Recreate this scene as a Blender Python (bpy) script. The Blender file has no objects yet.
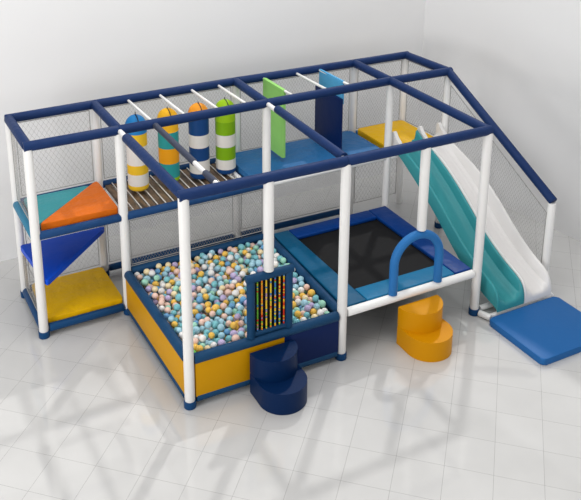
import bpy, bmesh, math, random
from mathutils import Vector, Matrix
random.seed(7)
S = bpy.context.scene
COL = S.collection
PI = math.pi

# ------------------------------------------------------------------ materials
def mat(name, rgb, rough=0.5, spec=0.12, bump=0.0, bscale=8.0, vary=0.0, coat=0.0, metal=0.0):
    m = bpy.data.materials.new(name); m.use_nodes = True
    nt = m.node_tree; b = nt.nodes['Principled BSDF']
    b.inputs['Base Color'].default_value = (*rgb, 1)
    b.inputs['Roughness'].default_value = rough
    b.inputs['Specular IOR Level'].default_value = spec
    b.inputs['Metallic'].default_value = metal
    b.inputs['Coat Weight'].default_value = coat
    if bump or vary:
        tc = nt.nodes.new('ShaderNodeTexCoord')
        n = nt.nodes.new('ShaderNodeTexNoise')
        n.inputs['Scale'].default_value = bscale; n.inputs['Detail'].default_value = 3
        nt.links.new(tc.outputs['Object'], n.inputs['Vector'])
        if bump:
            bp = nt.nodes.new('ShaderNodeBump'); bp.inputs['Strength'].default_value = bump
            bp.inputs['Distance'].default_value = 0.05
            nt.links.new(n.outputs['Fac'], bp.inputs['Height'])
            nt.links.new(bp.outputs['Normal'], b.inputs['Normal'])
        if vary:
            mx = nt.nodes.new('ShaderNodeMix'); mx.data_type = 'RGBA'
            mx.inputs[6].default_value = (*[c*(1-vary) for c in rgb], 1)
            mx.inputs[7].default_value = (*[min(1, c*(1+vary)) for c in rgb], 1)
            nt.links.new(n.outputs['Fac'], mx.inputs[0])
            nt.links.new(mx.outputs[2], b.inputs['Base Color'])
    return m

M = {}
M['white'] = mat('white_pvc', (.85, .84, .825), .38, spec=.4, vary=.02, bscale=5)
M['whitepipe'] = mat('white_painted_pipe', (.88, .875, .865), .35, spec=.4)
M['navy'] = mat('navy_foam_sleeve', (.009, .030, .112), .5, spec=.15, bump=.15, bscale=14, vary=.12)
M['deck_navy'] = mat('dark_blue_foam_sleeve', (.014, .058, .17), .5, bump=.15, bscale=14, vary=.1)
M['rim'] = mat('petrol_blue_vinyl', (.010, .053, .130), .5, bump=.2, bscale=10, vary=.12)
M['cap'] = mat('blue_plastic_cap', (.008, .055, .16), .4)
M['graysleeve'] = mat('slate_sleeve', (.055, .065, .10), .5)
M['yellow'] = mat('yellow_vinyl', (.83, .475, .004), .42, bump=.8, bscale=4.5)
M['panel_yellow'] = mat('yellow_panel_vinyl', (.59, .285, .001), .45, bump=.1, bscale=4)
M['orange'] = mat('orange_vinyl', (.74, .16, .010), .45, bump=.8, bscale=4.5)
M['teal'] = mat('teal_vinyl', (.055, .33, .37), .42, bump=.8, bscale=4.5)
M['tealrail'] = mat('steel_blue_sleeve', (.035, .20, .33), .45, bump=.15, bscale=12)
M['tri'] = mat('royal_blue_vinyl', (.004, .075, .62), .4, bump=.2, bscale=5)
M['deckblue'] = mat('sky_blue_vinyl', (.026, .145, .36), .42, bump=.8, bscale=4.5)
M['panel_navy'] = mat('navy_panel_vinyl', (.003, .015, .085), .4, bump=.1, bscale=5)
M['royal'] = mat('deep_royal_vinyl', (.002, .040, .21), .4, bump=.2, bscale=6)
M['mid'] = mat('cerulean_vinyl', (.002, .088, .19), .4, bump=.2, bscale=6)
M['bright'] = mat('bright_blue_vinyl', (.008, .16, .33), .4, bump=.2, bscale=6)
M['arch'] = mat('blue_foam_arch', (.028, .165, .44), .45)
M['bed'] = mat('black_jump_mesh', (.010, .010, .011), .8, spec=.2)
M['black'] = mat('black_netting_panel', (.006, .006, .007), .7, spec=.2)
M['steps_navy'] = mat('navy_step_vinyl', (.001, .016, .070), .42, bump=.06, bscale=4)
M['steps_yellow'] = mat('amber_step_vinyl', (.63, .27, .001), .42, bump=.06, bscale=4)
M['slideteal'] = mat('teal_moulded_plastic', (.045, .295, .325), .3, coat=.15)
M['slidewhite'] = mat('white_moulded_plastic', (.80, .785, .775), .3, coat=.2)
M['mat'] = mat('blue_landing_vinyl', (.019, .13, .38), .42, bump=.08, bscale=5)
M['green'] = mat('leaf_green_foam', (.31, .66, .17), .55, vary=.06, bscale=7)
M['lightblue'] = mat('light_blue_foam', (.09, .38, .68), .55, vary=.06, bscale=7)
M['rod'] = mat('pale_rod', (.72, .70, .66), .4)
M['net'] = mat('grey_net_cord', (.36, .355, .345), .8, spec=.2)
M['strap'] = mat('dark_strap', (.03, .03, .035), .6)

# brown weathered planks
def plank_mat():
    m = bpy.data.materials.new('weathered_brown_plank'); m.use_nodes = True
    nt = m.node_tree; b = nt.nodes['Principled BSDF']; b.inputs['Roughness'].default_value = .6
    tc = nt.nodes.new('ShaderNodeTexCoord'); mp = nt.nodes.new('ShaderNodeMapping')
    mp.inputs['Scale'].default_value = (9, 2.5, 4)
    n = nt.nodes.new('ShaderNodeTexNoise'); n.inputs['Scale'].default_value = 2.2; n.inputs['Detail'].default_value = 6
    r = nt.nodes.new('ShaderNodeValToRGB')
    r.color_ramp.elements[0].position = .34; r.color_ramp.elements[0].color = (.045, .029, .019, 1)
    r.color_ramp.elements[1].position = .66; r.color_ramp.elements[1].color = (.20, .125, .07, 1)
    nt.links.new(tc.outputs['Object'], mp.inputs[0]); nt.links.new(mp.outputs[0], n.inputs['Vector'])
    nt.links.new(n.outputs['Fac'], r.inputs[0]); nt.links.new(r.outputs[0], b.inputs['Base Color'])
    return m
M['plank'] = plank_mat()

# floor: 45 cm polished tiles laid on the diagonal
def floor_mat():
    m = bpy.data.materials.new('polished_pale_tiles'); m.use_nodes = True
    nt = m.node_tree; b = nt.nodes['Principled BSDF']
    tc = nt.nodes.new('ShaderNodeTexCoord'); mp = nt.nodes.new('ShaderNodeMapping')
    mp.vector_type = 'TEXTURE'
    mp.inputs['Location'].default_value = (3.21, -3.811, 0)
    mp.inputs['Rotation'].default_value = (0, 0, math.radians(-43.0))
    nt.links.new(tc.outputs['Object'], mp.inputs[0])
    br = nt.nodes.new('ShaderNodeTexBrick')
    br.offset = 0; br.squash = 1
    br.inputs['Scale'].default_value = 1
    br.inputs['Mortar Size'].default_value = .0014
    br.inputs['Mortar Smooth'].default_value = .1
    br.inputs['Brick Width'].default_value = .457
    br.inputs['Row Height'].default_value = .457
    br.inputs['Color1'].default_value = (.605, .602, .595, 1)
    br.inputs['Color2'].default_value = (.625, .622, .615, 1)
    br.inputs['Mortar'].default_value = (.26, .255, .25, 1)
    nt.links.new(mp.outputs[0], br.inputs['Vector'])
    n = nt.nodes.new('ShaderNodeTexNoise'); n.inputs['Scale'].default_value = 1.6; n.inputs['Detail'].default_value = 5
    nt.links.new(tc.outputs['Object'], n.inputs['Vector'])
    rp = nt.nodes.new('ShaderNodeValToRGB')
    rp.color_ramp.elements[0].position = .35; rp.color_ramp.elements[0].color = (.93, .93, .93, 1)
    rp.color_ramp.elements[1].position = .65; rp.color_ramp.elements[1].color = (1, 1, 1, 1)
    nt.links.new(n.outputs['Fac'], rp.inputs[0])
    mx = nt.nodes.new('ShaderNodeMix'); mx.data_type = 'RGBA'; mx.blend_type = 'MULTIPLY'; mx.inputs[0].default_value = 1
    nt.links.new(br.outputs['Color'], mx.inputs[6]); nt.links.new(rp.outputs[0], mx.inputs[7])
    nt.links.new(mx.outputs[2], b.inputs['Base Color'])
    b.inputs['Roughness'].default_value = .05
    b.inputs['Specular IOR Level'].default_value = .75
    return m
M['floor'] = floor_mat()
M['wall'] = mat('pale_plaster', (.80, .80, .805), .85, spec=.2, vary=.01, bscale=1.5)

# ------------------------------------------------------------------ object helpers
def base_of(parent):
    v = Vector((0, 0, 0))
    while parent is not None:
        v += parent.location; parent = parent.parent
    return v

def obj(name, bm, m, parent=None, loc=None, smooth=True):
    """Link a bmesh (world coordinates) as one mesh object."""
    me = bpy.data.meshes.new(name)
    origin = Vector(loc) if loc is not None else Vector((0, 0, 0))
    off = base_of(parent) + origin
    for v in bm.verts: v.co -= off
    bmesh.ops.recalc_face_normals(bm, faces=bm.faces[:])
    bm.to_mesh(me); bm.free()
    for mm in (m if isinstance(m, (list, tuple)) else [m]): me.materials.append(mm)
    if smooth:
        for p in me.polygons: p.use_smooth = True
        me.set_sharp_from_angle(angle=math.radians(40))
    o = bpy.data.objects.new(name, me); COL.objects.link(o)
    o.location = origin; o.parent = parent
    return o

def tag(o, label, cat, group=None, kind=None):
    o['label'] = label; o['category'] = cat
    if group: o['group'] = group
    if kind: o['kind'] = kind
    return o

def thing(name, loc, label, cat, group=None):
    o = bpy.data.objects.new(name, None); COL.objects.link(o); o.location = loc
    o.empty_display_size = .1
    return tag(o, label, cat, group)

def sweep(bm, pts, r, seg=18, cap=True, round_end=0.0, mi=0):
    """Tube along points with constant radius; small rounded ends if asked."""
    pts = [Vector(p) for p in pts]
    rad = [r]*len(pts)
    if round_end > 0:
        d0 = (pts[0]-pts[1]).normalized(); d1 = (pts[-1]-pts[-2]).normalized()
        e = round_end
        pre = [pts[0]+d0*0, pts[0]-d0*e*.3, pts[0]-d0*e]; prr = [r-e, r-e*.3, r]
        post = [pts[-1]-d1*e, pts[-1]-d1*e*.3, pts[-1]]; por = [r, r-e*.3, r-e]
        pts = pre+pts[1:-1]+post; rad = prr+rad[1:-1]+por
    t = (pts[1]-pts[0]).normalized()
    up = Vector((0, 0, 1)) if abs(t.z) < .9 else Vector((1, 0, 0))
    n = t.cross(up).normalized()
    rings = []
    for i, p in enumerate(pts):
        if i == 0: tt = pts[1]-pts[0]
        elif i == len(pts)-1: tt = pts[-1]-pts[-2]
        else: tt = (pts[i+1]-pts[i]).normalized()+(pts[i]-pts[i-1]).normalized()
        tt.normalize()
        n = (n-tt*n.dot(tt)).normalized(); b = tt.cross(n)
        rings.append([bm.verts.new(p+(n*math.cos(2*PI*k/seg)+b*math.sin(2*PI*k/seg))*rad[i]) for k in range(seg)])
    fs = []
    for a, b in zip(rings, rings[1:]):
        for k in range(seg):
            fs.append(bm.faces.new((a[k], a[(k+1) % seg], b[(k+1) % seg], b[k])))
    if cap:
        fs.append(bm.faces.new(rings[0][::-1])); fs.append(bm.faces.new(rings[-1]))
    for f in fs: f.material_index = mi
    return bm

def tube(pts, r, seg=18, e=0.006):
    return sweep(bmesh.new(), pts, r, seg, True, min(e, r*.5))

def prism(poly, z0, z1, bevel=.015, segs=2, side=False):
    """Extruded polygon slab with softened edges."""
    bm = bmesh.new()
    a = [bm.verts.new((x, y, z0)) for x, y in poly]
    b = [bm.verts.new((x, y, z1)) for x, y in poly]
    n = len(poly)
    bm.faces.new(a[::-1]); bm.faces.new(b)
    for i in range(n): bm.faces.new((a[i], a[(i+1) % n], b[(i+1) % n], b[i]))
    if bevel:
        bmesh.ops.bevel(bm, geom=bm.edges[:] if n < 8 else [e for e in bm.edges if abs(e.verts[0].co.z-e.verts[1].co.z) < 1e-6],
                        offset=bevel, segments=segs, profile=.6, affect='EDGES', clamp_overlap=True)
    return bm

def rounded(poly, r, n=5):
    out = []
    m = len(poly)
    for i in range(m):
        p = Vector(poly[i]); a = (Vector(poly[i-1])-p).normalized(); b = (Vector(poly[(i+1) % m])-p).normalized()
        ang = a.angle(b); d = r/math.tan(ang/2)
        p0, p1 = p+a*d, p+b*d
        for k in range(n+1):
            t = k/n
            q = p0*(1-t)**2+p*2*t*(1-t)+p1*t*t
            out.append((q.x, q.y))
    return out

def box(x0, x1, y0, y1, z0, z1, bevel=.01, segs=2):
    return prism([(x0, y0), (x1, y0), (x1, y1), (x0, y1)], z0, z1, bevel, segs)

# pillow-topped pad: subdivided top that swells and dimples a little
def pad(poly, z0, z1, swell=.012, r=.04, seed=0):
    bm = prism(rounded(poly, r), z0, z1, .02, 3)
    return bm

# ------------------------------------------------------------------ room shell
bm = bmesh.new()
vs = [bm.verts.new(v) for v in ((-7, -14, 0), (9.5, -14, 0), (9.5, 2.2, 0), (-7, 2.2, 0))]
bm.faces.new(vs)
ext = bmesh.ops.extrude_face_region(bm, geom=bm.faces[:])
for v in ext['geom']:
    if isinstance(v, bmesh.types.BMVert): v.co.z = -.15
o = obj('floor', bm, M['floor'], smooth=False); o['kind'] = 'structure'
def wall(name, a, b, h, th):
    a = Vector(a); b = Vector(b); d = (b-a).normalized(); n = Vector((-d.y, d.x))*th
    bm = prism([(a.x, a.y), (b.x, b.y), (b.x+n.x, b.y+n.y), (a.x+n.x, a.y+n.y)], 0, h, 0)
    o = obj(name, bm, M['wall'], smooth=False); o['kind'] = 'structure'
    return o
wall('wall_back', (6.94, 1.04), (-7, 1.04), 3.9, -.15)
wall('wall_right', (6.94, 1.04), (8.0, -6.2), 3.9, .15)

# ------------------------------------------------------------------ frame nodes (metres)
NB = [(0.0, .0), (1.06, .03), (3.03, .05), (4.92, .02), (5.83, .02)]
NM = [(.01, -.98), (1.06, -.965), (3.0, -.93), (4.91, -.90), (5.88, -.92)]
NF = [None, (1.08, -2.91), (2.92, -2.93), (4.85, -2.93), (6.0, -2.92)]
ZT = 2.43; RP = .055; RR = .058
ZS = 1.22                         # top of the low slope post

frame = thing('indoor_playground', (2.9, -1.0, 0),
              'white post and navy padded pipe frame of the two-level indoor playground', 'playground frame')
def part(name, bm, m, parent=frame): return obj(name, bm, m, parent)

def post(xy, z1=ZT-.03, z0=0, r=RP, cap=True):
    x, y = xy
    p = part('post', tube([(x, y, z0+(.02 if cap else .001)), (x, y, z1)], r, 20), M['white'])
    if cap:
        bmc = bmesh.new(); sweep(bmc, [(x, y, z0), (x, y, z0+.085)], r+.011, 20, True, .008)
        c = part('foot_cap', bmc, M['cap'], p)
    return p
for i, n in enumerate(NB): post(n, r=.05, cap=i < 3)
for i, n in enumerate(NM): post(n, r=RP if i in (0, 1, 2) else .05)
for n in NF[1:4]: post(n, z1=ZT-.02)
post(NF[4], z1=ZS+.03, r=.05)
# two hanging posts over the gate and the arch
post((2.0, -2.925), z0=1.375, cap=False)
post((3.965, -2.93), z0=1.372, cap=False)

def P3(xy, z): return Vector((xy[0], xy[1], z))
def rail(name, a, b, r=RR, m='navy', t0=0.0, t1=0.0):
    a = Vector(a); b = Vector(b); d = (b-a).normalized()
    return part(name, tube([a+d*t0, b-d*t1], r, 18), M[m])
for i in range(4):
    rail('top_rail', P3(NB[i], ZT), P3(NB[i+1], ZT), t0=-.04 if i == 0 else .0, t1=-.04 if i == 3 else .0)
    rail('top_rail', P3(NM[i], ZT), P3(NM[i+1], ZT), t0=-.045 if i == 0 else .0, t1=-.045 if i == 3 else .0)
rail('top_rail', P3(NF[1], ZT), P3(NF[2], ZT), t0=-.05); rail('top_rail', P3(NF[2], ZT), P3(NF[3], ZT), t1=-.03)
for i in range(5): rail('cross_beam', P3(NB[i], ZT), P3(NM[i], ZT), t0=.02, t1=.02)
# beams out to the lower bay
a, b = P3(NM[1], ZT), P3(NF[1], ZT)
rail('cross_beam', a.lerp(b, .14), b, r=.056, t1=.0); rail('beam_pipe', a, a.lerp(b, .15), r=.03, m='whitepipe', t0=.05)
a, b = P3(NM[2], ZT), P3(NF[2], ZT)
rail('cross_beam', a.lerp(b, .14)+Vector((.018, 0, .01)), a.lerp(b, .96)+Vector((.018, 0, .01)), r=.052, m='navy'); rail('beam_pipe', a, a.lerp(b, .22), r=.03, m='whitepipe', t0=.05); rail('beam_pipe', a.lerp(b, .94), b, r=.03, m='whitepipe', t1=.04)
rail('cross_beam', P3(NM[3], ZT), P3(NF[3], ZT), r=.056, t1=.0)
a, b = Vector((1.49, -.96, ZT)), Vector((1.475, -2.91, ZT))
rail('beam_pipe', a, b, r=.026, m='whitepipe', t0=.05, t1=.05)
rail('beam_sleeve', a.lerp(b, .03), a.lerp(b, .655), r=.036, m='graysleeve')
rail('beam_sleeve', a.lerp(b, .80), a.lerp(b, .93), r=.036, m='graysleeve')
# sloped rail over the slide
rail('slope_rail', P3(NM[4], ZT), P3(NF[4], ZS+.06), t0=-.03, t1=-.02)
# hanger bars for bags and boards
BAGX = [1.49, 1.92, 2.365, 2.755]
for x in BAGX+[3.43, 3.945, 4.31]:
    rail('hanger_bar', (x, .04, ZT-.005), (x+.015, -.94, ZT-.005), r=.017, m='whitepipe', t0=.04, t1=.04)
# deck rails
ZD = 1.32
for i in (0, 1): rail('deck_rail', P3(NM[i], ZD), P3(NM[i+1], ZD), r=.05, m='deck_navy', t0=.04, t1=.04)
rail('deck_rail', P3(NM[2], ZD), P3(NM[3], ZD), r=.045, m='whitepipe', t0=.04, t1=.04)
rail('deck_rail', P3(NM[3], ZD-.02), P3(NM[4], ZD-.02), r=.035, m='whitepipe', t0=.04, t1=.04)
for i in range(4): rail('deck_rail', P3(NB[i], ZD), P3(NB[i+1], ZD), r=.048, m='deck_navy' if i < 2 else 'deckblue', t0=.04, t1=.04)
rail('deck_rail', P3(NB[0], ZD-.01), P3(NM[0], ZD-.01), r=.055, m='tealrail', t0=.03, t1=.03)
rail('deck_rail', P3(NB[4], ZD), P3(NM[4], ZD), r=.045, m='whitepipe', t0=.04, t1=.04)
rail('deck_pipe', (2.775, .0, 1.312), (2.76, -.90, 1.312), r=.036, m='whitepipe')
# deck boards beneath the pads
def board(x0, x1):
    part('deck_board', box(x0, x1, -.90, -.01, 1.285, 1.318, .004), M['graysleeve'])
board(.07, 1.0); board(2.80, 4.86); board(4.97, 5.78)
# low rails round the bottom pad and along the back
ZB = .105
rail('base_rail', P3(NM[0], ZB), P3(NM[1], ZB), r=.05, m='cap', t0=.068, t1=.068)
rail('base_rail', P3(NB[0], ZB), P3(NM[0], ZB), r=.05, m='cap', t0=.064, t1=.068)
for i in (0, 1, 2): rail('base_rail', P3(NB[i], ZB-.01), P3(NB[i+1], ZB-.01), r=.045, m='cap', t0=.064, t1=.064)
part('deck_board', box(.08, .99, -.90, -.06, .075, .115, .004), M['graysleeve'])
# support pipes of the middle pad
rail('support_pipe', (.085, -.10, .668), (.12, -.90, .668), r=.022, m='whitepipe', t0=.02, t1=.0)
rail('support_pipe', (.06, -.085, .668), (1.0, -.08, .668), r=.022, m='whitepipe')
# floor pipes under the slide mouth
rail('floor_pipe', (4.86, -2.96, .045), (4.93, -3.15, .045), r=.04, m='whitepipe', t0=.04)
rail('floor_pipe', (4.92, -3.115, .04), (5.93, -3.105, .04), r=.034, m='whitepipe')
rail('floor_pipe', (5.93, -3.13, .045), (5.99, -2.96, .045), r=.04, m='whitepipe', t1=.03)
rail('floor_pipe', (4.87, -2.93, .05), (5.99, -2.92, .05), r=.035, m='whitepipe', t0=.068, t1=.064)
rail('brace_pipe', (4.91, -.95, .47), (4.855, -2.88, .5), r=.03, m='whitepipe', t0=.04, t1=.02)

# ------------------------------------------------------------------ safety nets
def net(poly, label, spacing=.062, ang=57, r=.0014):
    """Knotted diamond net filling a flat 3-D polygon, edged by a thin rope."""
    poly = [Vector(p) for p in poly]
    o3 = poly[0]; u = (poly[1]-poly[0]); u.z = 0; u.normalize(); w = Vector((0, 0, 1))
    P2 = [((p-o3).dot(u), (p-o3).dot(w)) for p in poly]
    area = sum(P2[i-1][0]*P2[i][1]-P2[i][0]*P2[i-1][1] for i in range(len(P2)))
    if area < 0: P2 = P2[::-1]
    def to3(a, b): return o3+u*a+w*b
    nrm = u.cross(w)
    bm = bmesh.new()
    def wire(a, b, rr, k=3):
        d = (b-a).normalized(); s = nrm; t = d.cross(s).normalized()
        A = []; B = []
        for i in range(k):
            q = (s*math.cos(2*PI*i/k)+t*math.sin(2*PI*i/k))*rr
            A.append(bm.verts.new(a+q)); B.append(bm.verts.new(b+q))
        for i in range(k): bm.faces.new((A[i], A[(i+1) % k], B[(i+1) % k], B[i]))
    for sg in (1, -1):
        d = Vector((math.cos(math.radians(ang)), sg*math.sin(math.radians(ang))))
        n = Vector((-d.y, d.x))
        vals = [n.x*a+n.y*b for a, b in P2]
        step = spacing*math.sin(math.radians(ang))
        c = math.ceil(min(vals)/step)*step
        while c < max(vals):
            p0 = n*c; t0, t1 = -1e9, 1e9
            for i in range(len(P2)):
                A = Vector(P2[i]); B = Vector(P2[(i+1) % len(P2)]); e = B-A
                inn = Vector((-e.y, e.x)); den = inn.dot(d); num = inn.dot(A-p0)
                if abs(den) < 1e-9: continue
                t = num/den
                if den > 0: t0 = max(t0, t)
                else: t1 = min(t1, t)
            if t1-t0 > .01:
                a = p0+d*t0; b = p0+d*t1
                wire(to3(a.x, a.y), to3(b.x, b.y), r)
            c += step
    root = thing('safety_net', poly[0], label, 'net', 'safety nets on the frame')
    obj('net_mesh', bm, M['net'], root, smooth=False)
    bm = bmesh.new()
    for i in range(len(P2)):
        wire(to3(*P2[i]), to3(*P2[(i+1) % len(P2)]), .005, 6)
    obj('border_rope', bm, M['net'], root, smooth=False)

def netquad(a, b, z0, z1, za=None, gap=.07):
    a = Vector(a); b = Vector(b); d = (b-a).normalized()
    a = a+d*gap; b = b-d*gap
    zt0, zt1 = (za if za else (z1, z1))
    return [(a.x, a.y, z0), (b.x, b.y, z0), (b.x, b.y, zt1), (a.x, a.y, zt0)]
net(netquad(NB[0], NB[1], 1.40, 2.36), 'grey diamond net behind the teal and orange upper pads')
net(netquad(NB[1], NB[2], 1.40, 2.36), 'grey diamond net behind the four hanging punch bags', .046, 57, .0012)
net(netquad(NB[2], NB[3], 1.40, 2.36), 'grey diamond net behind the blue deck pad and hanging boards', .046, 57, .0012)
net(netquad(NB[3], NB[4], 1.40, 2.36), 'grey diamond net behind the yellow pad at the slide top', .046, 57, .0012)
net(netquad(NB[0], NM[0], 1.40, 2.36), 'grey diamond end net beside the teal pad on the upper deck')
net(netquad(NB[0], NM[0], .18, .62), 'low grey end net between the yellow bottom pad and blue triangle')
net(netquad(NB[0], NB[1], .18, 1.25), 'grey diamond net behind the yellow bottom pad and blue triangle')
net(netquad(NB[4], NM[4], 1.40, 2.36), 'grey diamond end net beside the yellow pad at the slide top', .046, 57, .0012)
net(netquad(NM[4], NF[4], .12, 2.3, (2.24, 1.08)), 'sloping grey net beside the white slide under the slanted rail', .046, 57, .0012)
net(netquad(NM[1], NM[2], .66, 1.25), 'grey net between ball pit back rim and slatted bridge', .038, 57, .0011)
net(netquad(NB[1], NB[2], .18, 1.25), 'grey net on the back of the frame below the slatted bridge', .038, 57, .0011)
net(netquad(NB[2], NB[3], .18, 1.25), 'grey net on the back of the frame behind the trampoline', .038, 57, .0011)
net(netquad(NB[3], NB[4], .18, 1.25), 'grey net on the back of the frame below the yellow slide-top pad')

# ------------------------------------------------------------------ decks and pads
o = obj('floor_pad', pad([(.072, -.922), (1.012, -.922), (1.0, -.06), (.072, -.06)], .117, .196), M['yellow'], loc=(.53, -.5, .117))
tag(o, 'yellow square pad on the lowest level inside navy rails', 'pad')
o = obj('triangle_pad', pad([(-.02, -.058), (1.09, -.048), (.075, -1.06)], .695, .765, r=.028), M['tri'], loc=(.36, -.33, .695))
tag(o, 'royal blue triangular climbing pad at mid height above the yellow pad', 'pad')
o = obj('triangle_pad', pad([(.075, -.83), (.93, -.045), (.075, -.055)], 1.320, 1.385, r=.03), M['teal'], loc=(.3, -.2, 1.32))
tag(o, 'teal triangular pad beside the orange one on the upper deck', 'pad')
o = obj('triangle_pad', pad([(.066, -.912), (1.018, -.912), (1.012, -.03)], 1.320, 1.425, r=.03), M['orange'], loc=(.7, -.6, 1.32))
tag(o, 'orange triangular pad on the upper deck', 'pad')
o = obj('deck_pad', pad([(2.822, -.862), (4.85, -.838), (4.85, -.035), (2.822, -.022)], 1.320, 1.42), M['deckblue'], loc=(3.83, -.44, 1.32))
tag(o, 'long sky blue deck pad under the green and blue hanging boards', 'pad')
o = obj('deck_pad', pad([(4.965, -.855), (5.775, -.855), (5.775, -.035), (4.965, -.035)], 1.320, 1.425), M['yellow'], loc=(5.37, -.44, 1.32))
tag(o, 'yellow square pad on the upper deck at the top of the slides', 'pad')

# slatted bridge
br = thing('slatted_bridge', (1.9, -.46, 1.28), 'brown slatted bridge with thin white rods under the punch bags', 'bridge')
xs = [1.11+.1045*k for k in range(16)]
for k in range(15):
    x0, x1 = xs[k]+.012, xs[k+1]-.012
    obj('plank', box(x0, x1, -.872, -.022, 1.285, 1.325, .004), M['plank'], br)
for k in range(1, 16):
    obj('rod', tube([(xs[k], -.022, 1.337), (xs[k], -.876, 1.337)], .008, 10, .002), M['rod'], br)

# ------------------------------------------------------------------ hanging punch bags
BC = {'blue': mat('bag_blue', (.020, .20, .50), .42), 'yellow': mat('bag_yellow', (.80, .50, .03), .42), 'white': mat('bag_white', (.74, .71, .67), .45),
      'gold': mat('bag_gold', (.85, .45, .02), .42), 'teal': mat('bag_teal', (.03, .31, .31), .42), 'orange': mat('bag_orange', (.85, .36, .012), .42),
      'lime': mat('bag_lime', (.30, .52, .012), .42), 'navy': mat('bag_navy', (.010, .055, .19), .42), 'green': mat('bag_green', (.20, .40, .008), .42),
      'amber': mat('bag_amber', (.86, .33, .03), .42)}
def bag(x, y, bands, label, zt=2.365, zb=1.385, r=.132):
    t = thing('punch_bag', (x, y, zb), label, 'punch bag', 'punch bags hanging over the slatted bridge')
    H = zt-zb; rd = .135; rb = .045
    prof = []
    N = 10
    for k in range(N+1):
        a = k/N*PI/2
        prof.append((r*math.sin(a), zt-rd+rd*math.cos(a)))
    cuts = []; z = zt
    for f, c in bands[:-1]:
        z -= f*H; cuts.append(z)
    for z in cuts: prof.append((r, z))
    for k in range(7):
        a = k/6*PI/2
        prof.append((r-rb+rb*math.cos(a), zb+rb-rb*math.sin(a)))
    prof.sort(key=lambda q: (-round(q[1], 5), q[0] if q[1] > zt-rd else -q[0]))
    prof[0] = (0.0, zt)
    names = [c for f, c in bands]; mats = list(dict.fromkeys(names))
    bm = bmesh.new(); seg = 28; prev = None
    for (rr, z) in prof:
        if rr < 1e-4: ring = [bm.verts.new((x, y, z))]
        else: ring = [bm.verts.new((x+rr*math.cos(2*PI*k/seg), y+rr*math.sin(2*PI*k/seg), z)) for k in range(seg)]
        if prev:
            zm = (prev[1]+z)/2
            bi = sum(1 for c in cuts if zm < c)
            mi = mats.index(names[bi])
            for k in range(seg):
                if len(prev[0]) == 1: f = bm.faces.new((prev[0][0], ring[k], ring[(k+1) % seg]))
                else: f = bm.faces.new((prev[0][k], ring[k], ring[(k+1) % seg], prev[0][(k+1) % seg]))
                f.material_index = mi
        prev = (ring, z)
    bm.faces.new(prev[0]).material_index = len(mats)-1 if names[-1] == mats[-1] else mats.index(names[-1])
    obj('bag_body', bm, [BC[c] for c in mats], t)
    # seam tape rings
    bm = bmesh.new()
    z = cuts[0]
    pts = [(x+(r+.001)*math.cos(2*PI*k/28), y+(r+.001)*math.sin(2*PI*k/28), z) for k in range(29)]
    sweep(bm, pts, .003, 5, True)
    obj('seam', bm, BC[names[0]], t)
    bm = tube([(x, y, zt-.012), (x, y, 2.402)], .006, 8, .001)
    st = obj('hanging_strap', bm, M['strap'], t)
    # loop of strap lying over the dome
    bm = bmesh.new()
    pts = [(x, y-(r+.003)*math.sin(a), zt-rd+(rd+.004)*math.cos(a)) for a in [k/8*1.15 for k in range(9)]]
    sweep(bm, pts, .006, 6, True)
    obj('dome_strap', bm, M['strap'], t)
YB = -.40
bag(BAGX[0]-.04, YB, [(.22, 'blue'), (.17, 'yellow'), (.25, 'white'), (.125, 'yellow'), (.155, 'white'), (.08, 'yellow')],
    'punch bag with blue dome and yellow and white bands', 2.365, 1.372)
bag(BAGX[1]-.05, YB, [(.29, 'gold'), (.225, 'teal'), (.21, 'orange'), (.20, 'teal'), (.075, 'lime')],
    'punch bag with golden dome, teal and orange bands and green base', 2.38, 1.40)
bag(BAGX[2]-.075, YB, [(.155, 'amber'), (.24, 'navy'), (.17, 'white'), (.175, 'navy'), (.175, 'white'), (.085, 'navy')],
    'punch bag with orange dome and navy and white bands', 2.38, 1.362)
bag(BAGX[3]-.09, YB, [(.27, 'lime'), (.18, 'green'), (.165, 'white'), (.175, 'green'), (.135, 'white'), (.075, 'navy')],
    'lime green punch bag with white bands and navy base', 2.37, 1.352)

# hanging boards
def board_bm(x, y0, y1, z0, z1, th=.035):
    return box(x-th/2, x+th/2, y0, y1, z0, z1, .008)
t = thing('hanging_board', (3.43, -.33, 1.48), 'leaf green hanging board above the blue deck pad', 'board', 'boards hanging over the blue deck')
b_ = obj('board_panel', board_bm(3.43, -.605, -.03, 1.475, 2.445, .05), M['green'], t)
t = thing('hanging_board', (4.29, -.33, 1.43), 'hanging board with light blue top and navy lower panel above blue deck pad', 'board', 'boards hanging over the blue deck')
obj('upper_panel', board_bm(4.315, -.65, -.03, 2.11, 2.445), M['lightblue'], t)
obj('lower_panel', board_bm(4.275, -.69, -.0, 1.427, 2.20, .038), M['panel_navy'], t)

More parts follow.
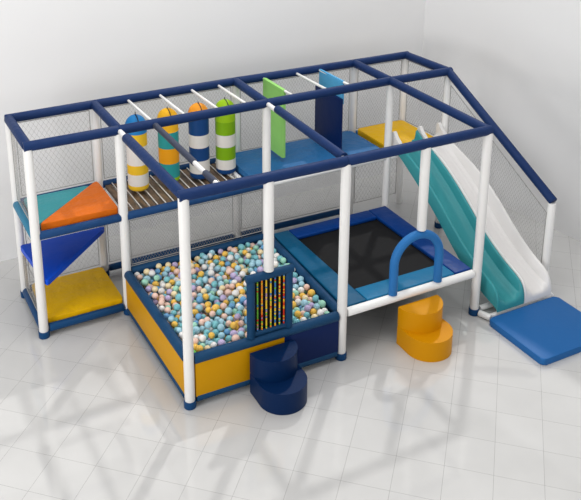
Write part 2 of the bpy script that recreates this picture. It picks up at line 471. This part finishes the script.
# ------------------------------------------------------------------ ball pit
pit = thing('ball_pit', (2.0, -1.93, 0), 'square ball pit with petrol blue padded rims and yellow and navy walls', 'ball pit')
ZR = .567; c1, c2, c3, c4 = NF[1], NF[2], NM[2], NM[1]
def pr(name, a, b, z, r, m, g0=.058, g1=.058):
    a = P3(a, z); b = P3(b, z); d = (b-a).normalized()
    return obj(name, tube([a+d*g0, b-d*g1], r, 18), M[m], pit)
for a, b in ((c1, c2), (c2, c3), (c3, c4), (c4, c1)):
    pr('rim_pad', a, b, ZR, .056, 'rim'); pr('base_rail', a, b, .098, .05, 'rim', .069, .069)
def panel(a, b, t0, t1, m, th=.03, z0=.12, z1=.55):
    a = Vector(a); b = Vector(b); p = a.lerp(b, t0); q = a.lerp(b, t1); d = (b-a).normalized(); n = Vector((-d.y, d.x))*th/2
    bm = prism([(p.x-n.x, p.y-n.y), (q.x-n.x, q.y-n.y), (q.x+n.x, q.y+n.y), (p.x+n.x, p.y+n.y)], z0, z1, .004)
    return obj('wall_panel', bm, M[m], pit)
split = .595
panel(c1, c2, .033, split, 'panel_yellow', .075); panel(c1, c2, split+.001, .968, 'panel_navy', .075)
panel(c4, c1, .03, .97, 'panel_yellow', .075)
panel(c2, c3, .03, .97, 'rim', .06); panel(c3, c4, .03, .97, 'rim', .06)
obj('floor_pad', box(1.16, 2.88, -2.84, -1.02, .06, .315, .01), M['rim'], pit)

# balls: dropped one by one so they rest on each other
CAM = Vector((-1.63358833, -9.95891377, 6.05534380))
BALLC = {'pale blue': (.36, .60, .70), 'turquoise': (.20, .50, .55), 'white': (.82, .80, .78), 'peach pink': (.80, .55, .46), 'lilac': (.50, .42, .64),
         'golden yellow': (.85, .52, .10), 'mint green': (.34, .64, .50), 'mid blue': (.15, .36, .60), 'cream': (.82, .68, .42)}
CW = {'pale blue': 19, 'turquoise': 18, 'white': 17, 'peach pink': 13, 'lilac': 11, 'golden yellow': 12, 'mint green': 8, 'mid blue': 7, 'cream': 7}
BM = {k: mat('ball_'+k.replace(' ', '_'), v, .35, coat=.1) for k, v in BALLC.items()}
BM['leaf green'] = mat('ball_leaf_green', (.16, .52, .10), .35, coat=.1)
names = list(CW)
rnd = random.Random(11)
balls = []; grid = {}
CELL = .11
def near(x, y):
    i, j = int(x/CELL), int(y/CELL)
    for a in (-1, 0, 1):
        for b in (-1, 0, 1):
            yield from grid.get((i+a, j+b), ())
def drop(x, y, r):
    z = .316+r
    for q in near(x, y):
        bx, by, bz, brr = balls[q][:4]
        d2 = (x-bx)**2+(y-by)**2; R = r+brr
        if d2 < R*R: z = max(z, bz+math.sqrt(R*R-d2))
    return z
def lim(x):
    f = (x-1.08)/(2.92-1.08)
    return (-2.91-.02*f+.062, -.965+.035*f-.062)
def xlim(y):
    f = (y+2.92)/1.98
    return (1.08-.02*f+.062, 2.92+.08*f-.062)
fails = 0
while len(balls) < 4000 and fails < 120:
    r = rnd.choice((.035, .036, .037, .038, .039, .040, .042, .045))
    best = None
    for k in range(30):
        y = rnd.uniform(-2.9, -.95); x = rnd.uniform(1.1, 3.0)
        lo, hi = lim(x); xl, xh = xlim(y)
        x = min(max(x, xl+r), xh-r); y = min(max(y, lo+r), hi-r)
        z = drop(x, y, r)
        if best is None or z < best[2]: best = (x, y, z, r)
    if best[2]+r > .636: fails += 1; continue
    x, y, z, r = best
    c = rnd.choices(names, [CW[n] for n in names])[0]
    grid.setdefault((int(x/CELL), int(y/CELL)), []).append(len(balls))
    balls.append((x, y, z, r, c))
# how open each ball lies towards the photographer
def seen(i):
    x, y, z, r, c = balls[i]; p = Vector((x, y, z)); d = (CAM-p).normalized()
    t = (-2.92-y)/d.y; q = p+d*t
    if q.z < .60 or (1.74 < q.x < 2.29 and q.z < 1.37): return 0
    u = d.cross(Vector((0, 0, 1))).normalized(); w = u.cross(d)
    nb = []
    for j, b in enumerate(balls):
        if j != i and (b[0]-x)**2+(b[1]-y)**2 < .0625 and b[2] > z-.09: nb.append(b)
    ok = 0; tot = 0
    for a in (-.66, -.33, 0, .33, .66):
        for e in (-.66, -.33, 0, .33, .66):
            if a*a+e*e > .8: continue
            tot += 1
            s = p+u*a*r+w*e*r
            hit = False
            for b in nb:
                v = Vector(b[:3])-s; tt = v.dot(d)
                if tt > 0 and (v-d*tt).length < b[3]: hit = True; break
            ok += not hit
    return ok/tot
vis = []
for i in range(len(balls)):
    s = seen(i)
    if s > .3:
        b = balls[i]; vis.append((s*b[3]**2/(Vector(b[:3])-CAM).length_squared, i))
vis.sort(reverse=True)
solo = {i for _, i in vis[:300]}
def uv(bm, c, r, us, vs, mi=0):
    r_ = bmesh.ops.create_uvsphere(bm, u_segments=us, v_segments=vs, radius=r)
    bmesh.ops.translate(bm, verts=r_['verts'], vec=c)
    for f in {f for v in r_['verts'] for f in v.link_faces}: f.material_index = mi
meshes = {}
def ball_mesh(c):
    if c not in meshes:
        bm = bmesh.new(); uv(bm, (0, 0, 0), 1, 20, 12)
        me = bpy.data.meshes.new('play_ball'); bm.to_mesh(me); bm.free(); me.materials.append(BM[c])
        for p in me.polygons: p.use_smooth = True
        meshes[c] = me
    return meshes[c]
# the green ball in the corner by the front post
corner = min(solo, key=lambda i: (balls[i][0]-1.17)**2+(balls[i][1]+2.83)**2)
for i in sorted(solo):
    x, y, z, r, c = balls[i]
    if i == corner: c = 'leaf green'
    o = bpy.data.objects.new('play_ball', ball_mesh(c)); COL.objects.link(o)
    o.location = (x, y, z); o.scale = (r, r, r)
    # which stretch of the pit this ball lies in
    if i == corner: zone = 'in the pit corner beside the front post'
    elif x > 2.3 and y < -1.9: zone = 'between the bead gate and the trampoline'
    elif x < 1.5: zone = 'beside the yellow end wall of the pit'
    elif y < -2.3: zone = 'along the front rim near the bead gate'
    elif y < -1.6: zone = 'in the middle of the ball pit'
    else: zone = 'towards the back rim of the ball pit'
    tag(o, c+' plastic ball '+zone, 'ball', c+' balls '+zone)
bm = bmesh.new()
order = names
low = []
for i, b in enumerate(balls):
    if i in solo or b[2] < .39: continue
    low.append(i)
unit = bmesh.new(); bmesh.ops.create_uvsphere(unit, u_segments=14, v_segments=9, radius=1)
uvs = [v.co.copy() for v in unit.verts]; ufs = [[v.index for v in f.verts] for f in unit.faces]; unit.free()
vl = []; fl = []; mi = []
for i in low:
    x, y, z, r, c = balls[i]; k0 = len(vl); cc = Vector((x, y, z))
    vl += [v*r+cc for v in uvs]; fl += [[k0+q for q in f] for f in ufs]; mi += [order.index(c)]*len(ufs)
bm.free()
me = bpy.data.meshes.new('play_balls'); me.from_pydata(vl, [], fl); 
for n in order: me.materials.append(BM[n])
me.polygons.foreach_set('material_index', mi); me.polygons.foreach_set('use_smooth', [True]*len(fl))
o = bpy.data.objects.new('play_balls', me); COL.objects.link(o)
tag(o, 'mass of small pastel plastic balls filling the ball pit', 'balls', kind='stuff')
print('BALLS', len(balls), 'visible', len(vis), 'stuff', len(low))

# bead gate standing on the front rim
g = thing('bead_gate', (2.015, -2.922, .625), 'petrol blue padded gate with strings of coloured beads on the pit rim', 'gate')
gy = -2.922; gx0, gx1 = 1.79, 2.24
obj('gate_post', tube([(gx0, gy, .625), (gx0, gy, 1.325)], .045, 18), M['rim'], g)
obj('gate_post', tube([(gx1, gy, .625), (gx1, gy, 1.325)], .045, 18), M['rim'], g)
obj('gate_rail', tube([(gx0-.05, gy, 1.325), (gx1+.05, gy, 1.325)], .046, 18), M['rim'], g)
obj('gate_rail', tube([(gx0+.03, gy, .655), (gx1-.03, gy, .655)], .03, 16), M['rim'], g)
obj('backing_panel', box(gx0, gx1, gy+.02, gy+.035, .64, 1.32, .002), M['black'], g)
BEADC = [mat('bead_red', (.62, .04, .02), .4), mat('bead_orange', (.85, .26, .02), .4), mat('bead_yellow', (.80, .55, .04), .4),
         mat('bead_green', (.14, .45, .05), .4), mat('bead_blue', (.05, .20, .48), .4), mat('bead_lilac', (.45, .28, .40), .4)]
rb_ = random.Random(5)
for k in range(7):
    x = 1.862+k*.0525
    bm = bmesh.new(); z = .688
    fav = [3, 1, 2, 2, 4, 2, 0][k]
    while z < 1.275:
        mi_ = fav if rb_.random() < .45 else rb_.choice((0, 1, 2, 2, 3, 4, 5))
        h = rb_.choice((.014, .018, .024))
        sweep(bm, [(x, gy-.012, z), (x, gy-.012, z+h*.3), (x, gy-.012, z+h*.7), (x, gy-.012, z+h)], .009, 8, True, .003, mi_)
        z += h+.001
    obj('bead_string', bm, BEADC, g)

# ------------------------------------------------------------------ trampoline
tr = thing('trampoline', (3.93, -1.93, .45), 'black square trampoline with blue padded surround beside the ball pit', 'trampoline')
TX0, TX1, TY0, TY1 = 3.035, 4.80, -2.865, -.975
obj('jump_bed', box(TX0+.1, TX1-.1, TY0+.1, TY1-.1, .545, .555, .003), M['bed'], tr)
def tpad(poly, m, z0=.558, z1=.61): obj('surround_pad', prism(poly, z0, z1, .018, 3), M[m], tr)
w = .265
tpad([(2.99, TY0), (TX0+w-.002, TY0), (TX0+w-.002, TY1), (3.062, TY1)], 'mid')
tpad([(TX1-w+.03, TY0), (TX1+.02, TY0), (TX1+.06, TY1), (TX1-w+.03, TY1)], 'royal')
tpad([(TX0+w, TY1-.23), (TX1-w+.028, TY1-.23), (TX1-w+.028, TY1), (TX0+w, TY1)], 'royal')
tpad([(TX0+w, TY0), (TX1-w+.028, TY0), (TX1-w+.028, TY0+.27), (TX0+w, TY0+.27)], 'bright')
def tpipe(a, b, r=.04, z=.52): obj('frame_pipe', tube([(a[0], a[1], z), (b[0], b[1], z)], r, 16), M['whitepipe'], tr)
tpipe((2.985, -2.925), (4.792, -2.925), .05, .575)
tpipe((TX0+.08, TY0+.04), (TX0+.08, TY1-.02), .03); tpipe((TX1, TY0+.04), (TX1, TY1-.02), .03); tpipe((TX0+.08, TY1-.03), (TX1-.04, TY1-.03), .03)
# arch on the front pipe
pts = []
ax0, ax1, ay = 3.61, 4.25, -2.925; rr = (ax1-ax0)/2; cz = 1.315-rr
pts.append((ax0, ay, .625)); pts.append((ax0, ay, .8))
for k in range(25):
    a = PI-PI*k/24
    pts.append(((ax0+ax1)/2+rr*math.cos(a), ay, cz+rr*math.sin(a)))
pts += [(ax1, ay, .8), (ax1, ay, .625)]
ar = tag(obj('entry_arch', tube([(x-3.94+3.94, y, z) for x, y, z in pts], .052, 18), M['arch'], loc=None), 'blue foam tube arch standing on the white pipe before the trampoline', 'arch')

# ------------------------------------------------------------------ step blocks
def steps(x0, x1, yb, depth, h, m, label):
    xc = (x0+x1)/2; r = (x1-x0)/2
    t = thing('step_block', (xc, yb, 0), label, 'steps', 'foam step blocks in front of the frame')
    def D(yc):
        return [(x0, yb), ] + [(xc-r*math.cos(k/24*PI), yc-r*math.sin(k/24*PI)) for k in range(25)] + [(x1, yb)]
    lo = prism(D(yb-depth+r), 0, h/2, .012, 2)
    obj('lower_step', lo, M[m], t)
    obj('upper_step', prism([p for p in D(yb-.02)], h/2, h, .012, 2), M[m], t)
steps(1.735, 2.265, -3.0, .50, .50, 'steps_navy', 'navy two-tier rounded step block before the ball pit gate')
steps(3.64, 4.195, -3.0, .50, .50, 'steps_yellow', 'amber yellow two-tier rounded step block below the arch')

# ------------------------------------------------------------------ slides
TOPZ = [(-.885, 1.62), (-1.0, 1.545), (-1.2, 1.46), (-1.42, 1.365), (-1.65, 1.245), (-1.95, 1.05), (-2.25, .83), (-2.5, .665), (-2.75, .535), (-2.95, .455), (-3.06, .405), (-3.12, .345), (-3.155, .26), (-3.165, .19)]
BEDZ = [(-.885, 1.435), (-1.0, 1.43), (-1.2, 1.33), (-1.42, 1.205), (-1.65, 1.065), (-1.95, .86), (-2.25, .63), (-2.5, .46), (-2.75, .33), (-2.95, .255), (-3.06, .225), (-3.12, .205), (-3.155, .185), (-3.165, .16)]
def interp(T, y):
    T = sorted(T); ys = [a for a, _ in T]
    if y <= ys[0]: return T[0][1]
    if y >= ys[-1]: return T[-1][1]
    for i in range(len(T)-1):
        if ys[i] <= y <= ys[i+1]:
            p0 = T[max(i-1, 0)]; p1 = T[i]; p2 = T[i+1]; p3 = T[min(i+2, len(T)-1)]
            t = (y-p1[0])/(p2[0]-p1[0]); h = p2[0]-p1[0]
            m1 = (p2[1]-p0[1])/(p2[0]-p0[0]); m2 = (p3[1]-p1[1])/(p3[0]-p1[0])
            return (2*t**3-3*t*t+1)*p1[1]+(t**3-2*t*t+t)*h*m1+(-2*t**3+3*t*t)*p2[1]+(t**3-t*t)*h*m2
def slide_bm(xa, xb, extra=0.0, widen=0.0):
    bm = bmesh.new(); w = .042
    ys = [-.885-(2.28*k/60) for k in range(61)]
    ys = [y for y in ys if y > -3.05]+[-3.05, -3.08, -3.10, -3.12, -3.135, -3.147, -3.156, -3.162, -3.165]
    rings = []
    for y in ys:
        zt = interp(TOPZ, y); zb = interp(BEDZ, y); d = zt-zb; o_ = zb-.055
        wd = xb-xa+widen*min(1, max(0, (-.95-y)/1.9))
        prof = [(0, o_), (0, zt-.02), (.010, zt-.005), (.021, zt), (.032, zt-.005), (w, zt-.02), (w+.008, zb+min(.09, d*.55)), (w+.02, zb+min(.055, d*.4)), (w+.055, zb+min(.045, d*.3)),
                (w+.075, zb+min(.02, d*.2)), (w+.10, zb)]
        ex = extra*math.exp(-((y+2.1)/.55)**2)
        prof = prof+[(wd-u, z+(ex if i > 4 else 0)) for i, (u, z) in enumerate(prof[::-1]) if True] if not ex else prof+[(wd-u, z+(ex if 0 < j < 6 else 0)) for j, (u, z) in [(jj, prof[jj]) for jj in range(len(prof)-1, -1, -1)]]
        rings.append([bm.verts.new((xa+u, y, z)) for u, z in prof])
    for a, b in zip(rings, rings[1:]):
        n = len(a)
        for k in range(n): bm.faces.new((a[k], a[(k+1) % n], b[(k+1) % n], b[k]))
    bm.faces.new(rings[0]); bm.faces.new(rings[-1])
    return bm
def slide(xa, xb, m, label, extra=0.0, widen=0.0):
    t = thing('slide', ((xa+xb)/2, -2.0, .09), label, 'slide', 'side by side slides')
    o = obj('chute', slide_bm(xa, xb, extra, widen), M[m], t)
    return t
ts = slide(5.005, 5.435, 'slideteal', 'teal plastic slide beside the trampoline')
bm = bmesh.new()
def tip(bm, x0, x1):
    prof = [(-.86, 1.40), (-.862, 1.62), (-.875, 1.665), (-.90, 1.665), (-.96, 1.60), (-1.05, 1.535), (-1.05, 1.38)]
    A = [bm.verts.new((x0, y, z)) for y, z in prof]; B = [bm.verts.new((x1, y, z)) for y, z in prof]
    n = len(prof); bm.faces.new(A); bm.faces.new(B[::-1])
    for k in range(n): bm.faces.new((A[k], B[k], B[(k+1) % n], A[(k+1) % n]))
tip(bm, 4.996, 5.052)
e_ = obj('entry_tip', bm, M['slidewhite'], ts); e_['label'] = 'white upstand at the top of the teal slide'
ws = slide(5.44, 5.822, 'slidewhite', 'white plastic slide beside the sloping net', .10, .06)
bm = bmesh.new(); tip(bm, 5.437, 5.492); obj('entry_tip', bm, M['slidewhite'], ws)
bm = bmesh.new(); tip(bm, 5.772, 5.826); obj('entry_tip', bm, M['slidewhite'], ws)

# landing mat
o = obj('landing_mat', prism(rounded([(4.85, -4.10), (5.95, -4.10), (5.95, -3.19), (4.85, -3.19)], .05), 0.0, .085, .02, 3), M['mat'], loc=(5.39, -3.65, 0))
tag(o, 'blue square landing mat on the floor at the foot of the slides', 'mat')

# ------------------------------------------------------------------ light
W = bpy.data.worlds.new('hall_light'); S.world = W; W.use_nodes = True
W.node_tree.nodes['Background'].inputs[0].default_value = (1, .995, .99, 1)
W.node_tree.nodes['Background'].inputs[1].default_value = .415
def area(name, loc, tgt, sx, sy, e):
    l = bpy.data.lights.new(name, 'AREA'); l.shape = 'RECTANGLE'; l.size = sx; l.size_y = sy; l.energy = e
    l.color = (1, .99, .975)
    o = bpy.data.objects.new(name, l); COL.objects.link(o); o.location = loc
    o.rotation_euler = (Vector(tgt)-Vector(loc)).to_track_quat('-Z', 'Y').to_euler()
area('ceiling_light_panel', (2.2, -2.6, 7.6), (2.2, -2.2, 0), 8, 6, 330)
area('front_fill_light', (3.5, -12.5, 4.0), (2.0, -1.5, .8), 5, 4, 120)  # fill lamp added on the camera side to brighten upright faces
area('side_fill_light', (-7.0, -6.0, 3.0), (.6, -1.2, .5), 4, 3, 420)  # added fill, not a window; lifts the low pads at the left end
l = bpy.data.lights.new('daylight', 'SUN'); l.energy = .95; l.angle = math.radians(1.7); l.color = (1, .985, .96)
o = bpy.data.objects.new('daylight', l); COL.objects.link(o); o.location = (9, 1.5, 9)
o.rotation_euler = Vector((-1.49, -1.57, -2.43)).to_track_quat('-Z', 'Y').to_euler()

# ------------------------------------------------------------------ camera
cam = bpy.data.cameras.new('camera'); co = bpy.data.objects.new('camera', cam); COL.objects.link(co)
yaw, pit_, rol, fpx, sx, sy = 4.69675610e-01, -3.01193605e-01, -2.68063583e-03, 8.55607550e+02, -2.77346077e+01, -1.82585730e+02
fw = Vector((math.sin(yaw)*math.cos(pit_), math.cos(yaw)*math.cos(pit_), math.sin(pit_)))
r0 = Vector((math.cos(yaw), -math.sin(yaw), 0)); u0 = r0.cross(fw)
r1 = r0*math.cos(rol)+u0*math.sin(rol); u1 = -r0*math.sin(rol)+u0*math.cos(rol)
mw = Matrix((r1, u1, -fw)).transposed().to_4x4(); mw.translation = CAM
co.matrix_world = mw
cam.sensor_width = 36; cam.sensor_fit = 'HORIZONTAL'; cam.lens = fpx/581*36
cam.shift_x = -sx/581; cam.shift_y = sy/581
cam.clip_end = 100
S.camera = co
S.view_settings.view_transform = 'Standard'; S.view_settings.look = 'None'
S.view_settings.exposure = 0.0; S.view_settings.gamma = 1
S.view_settings.use_curve_mapping = False
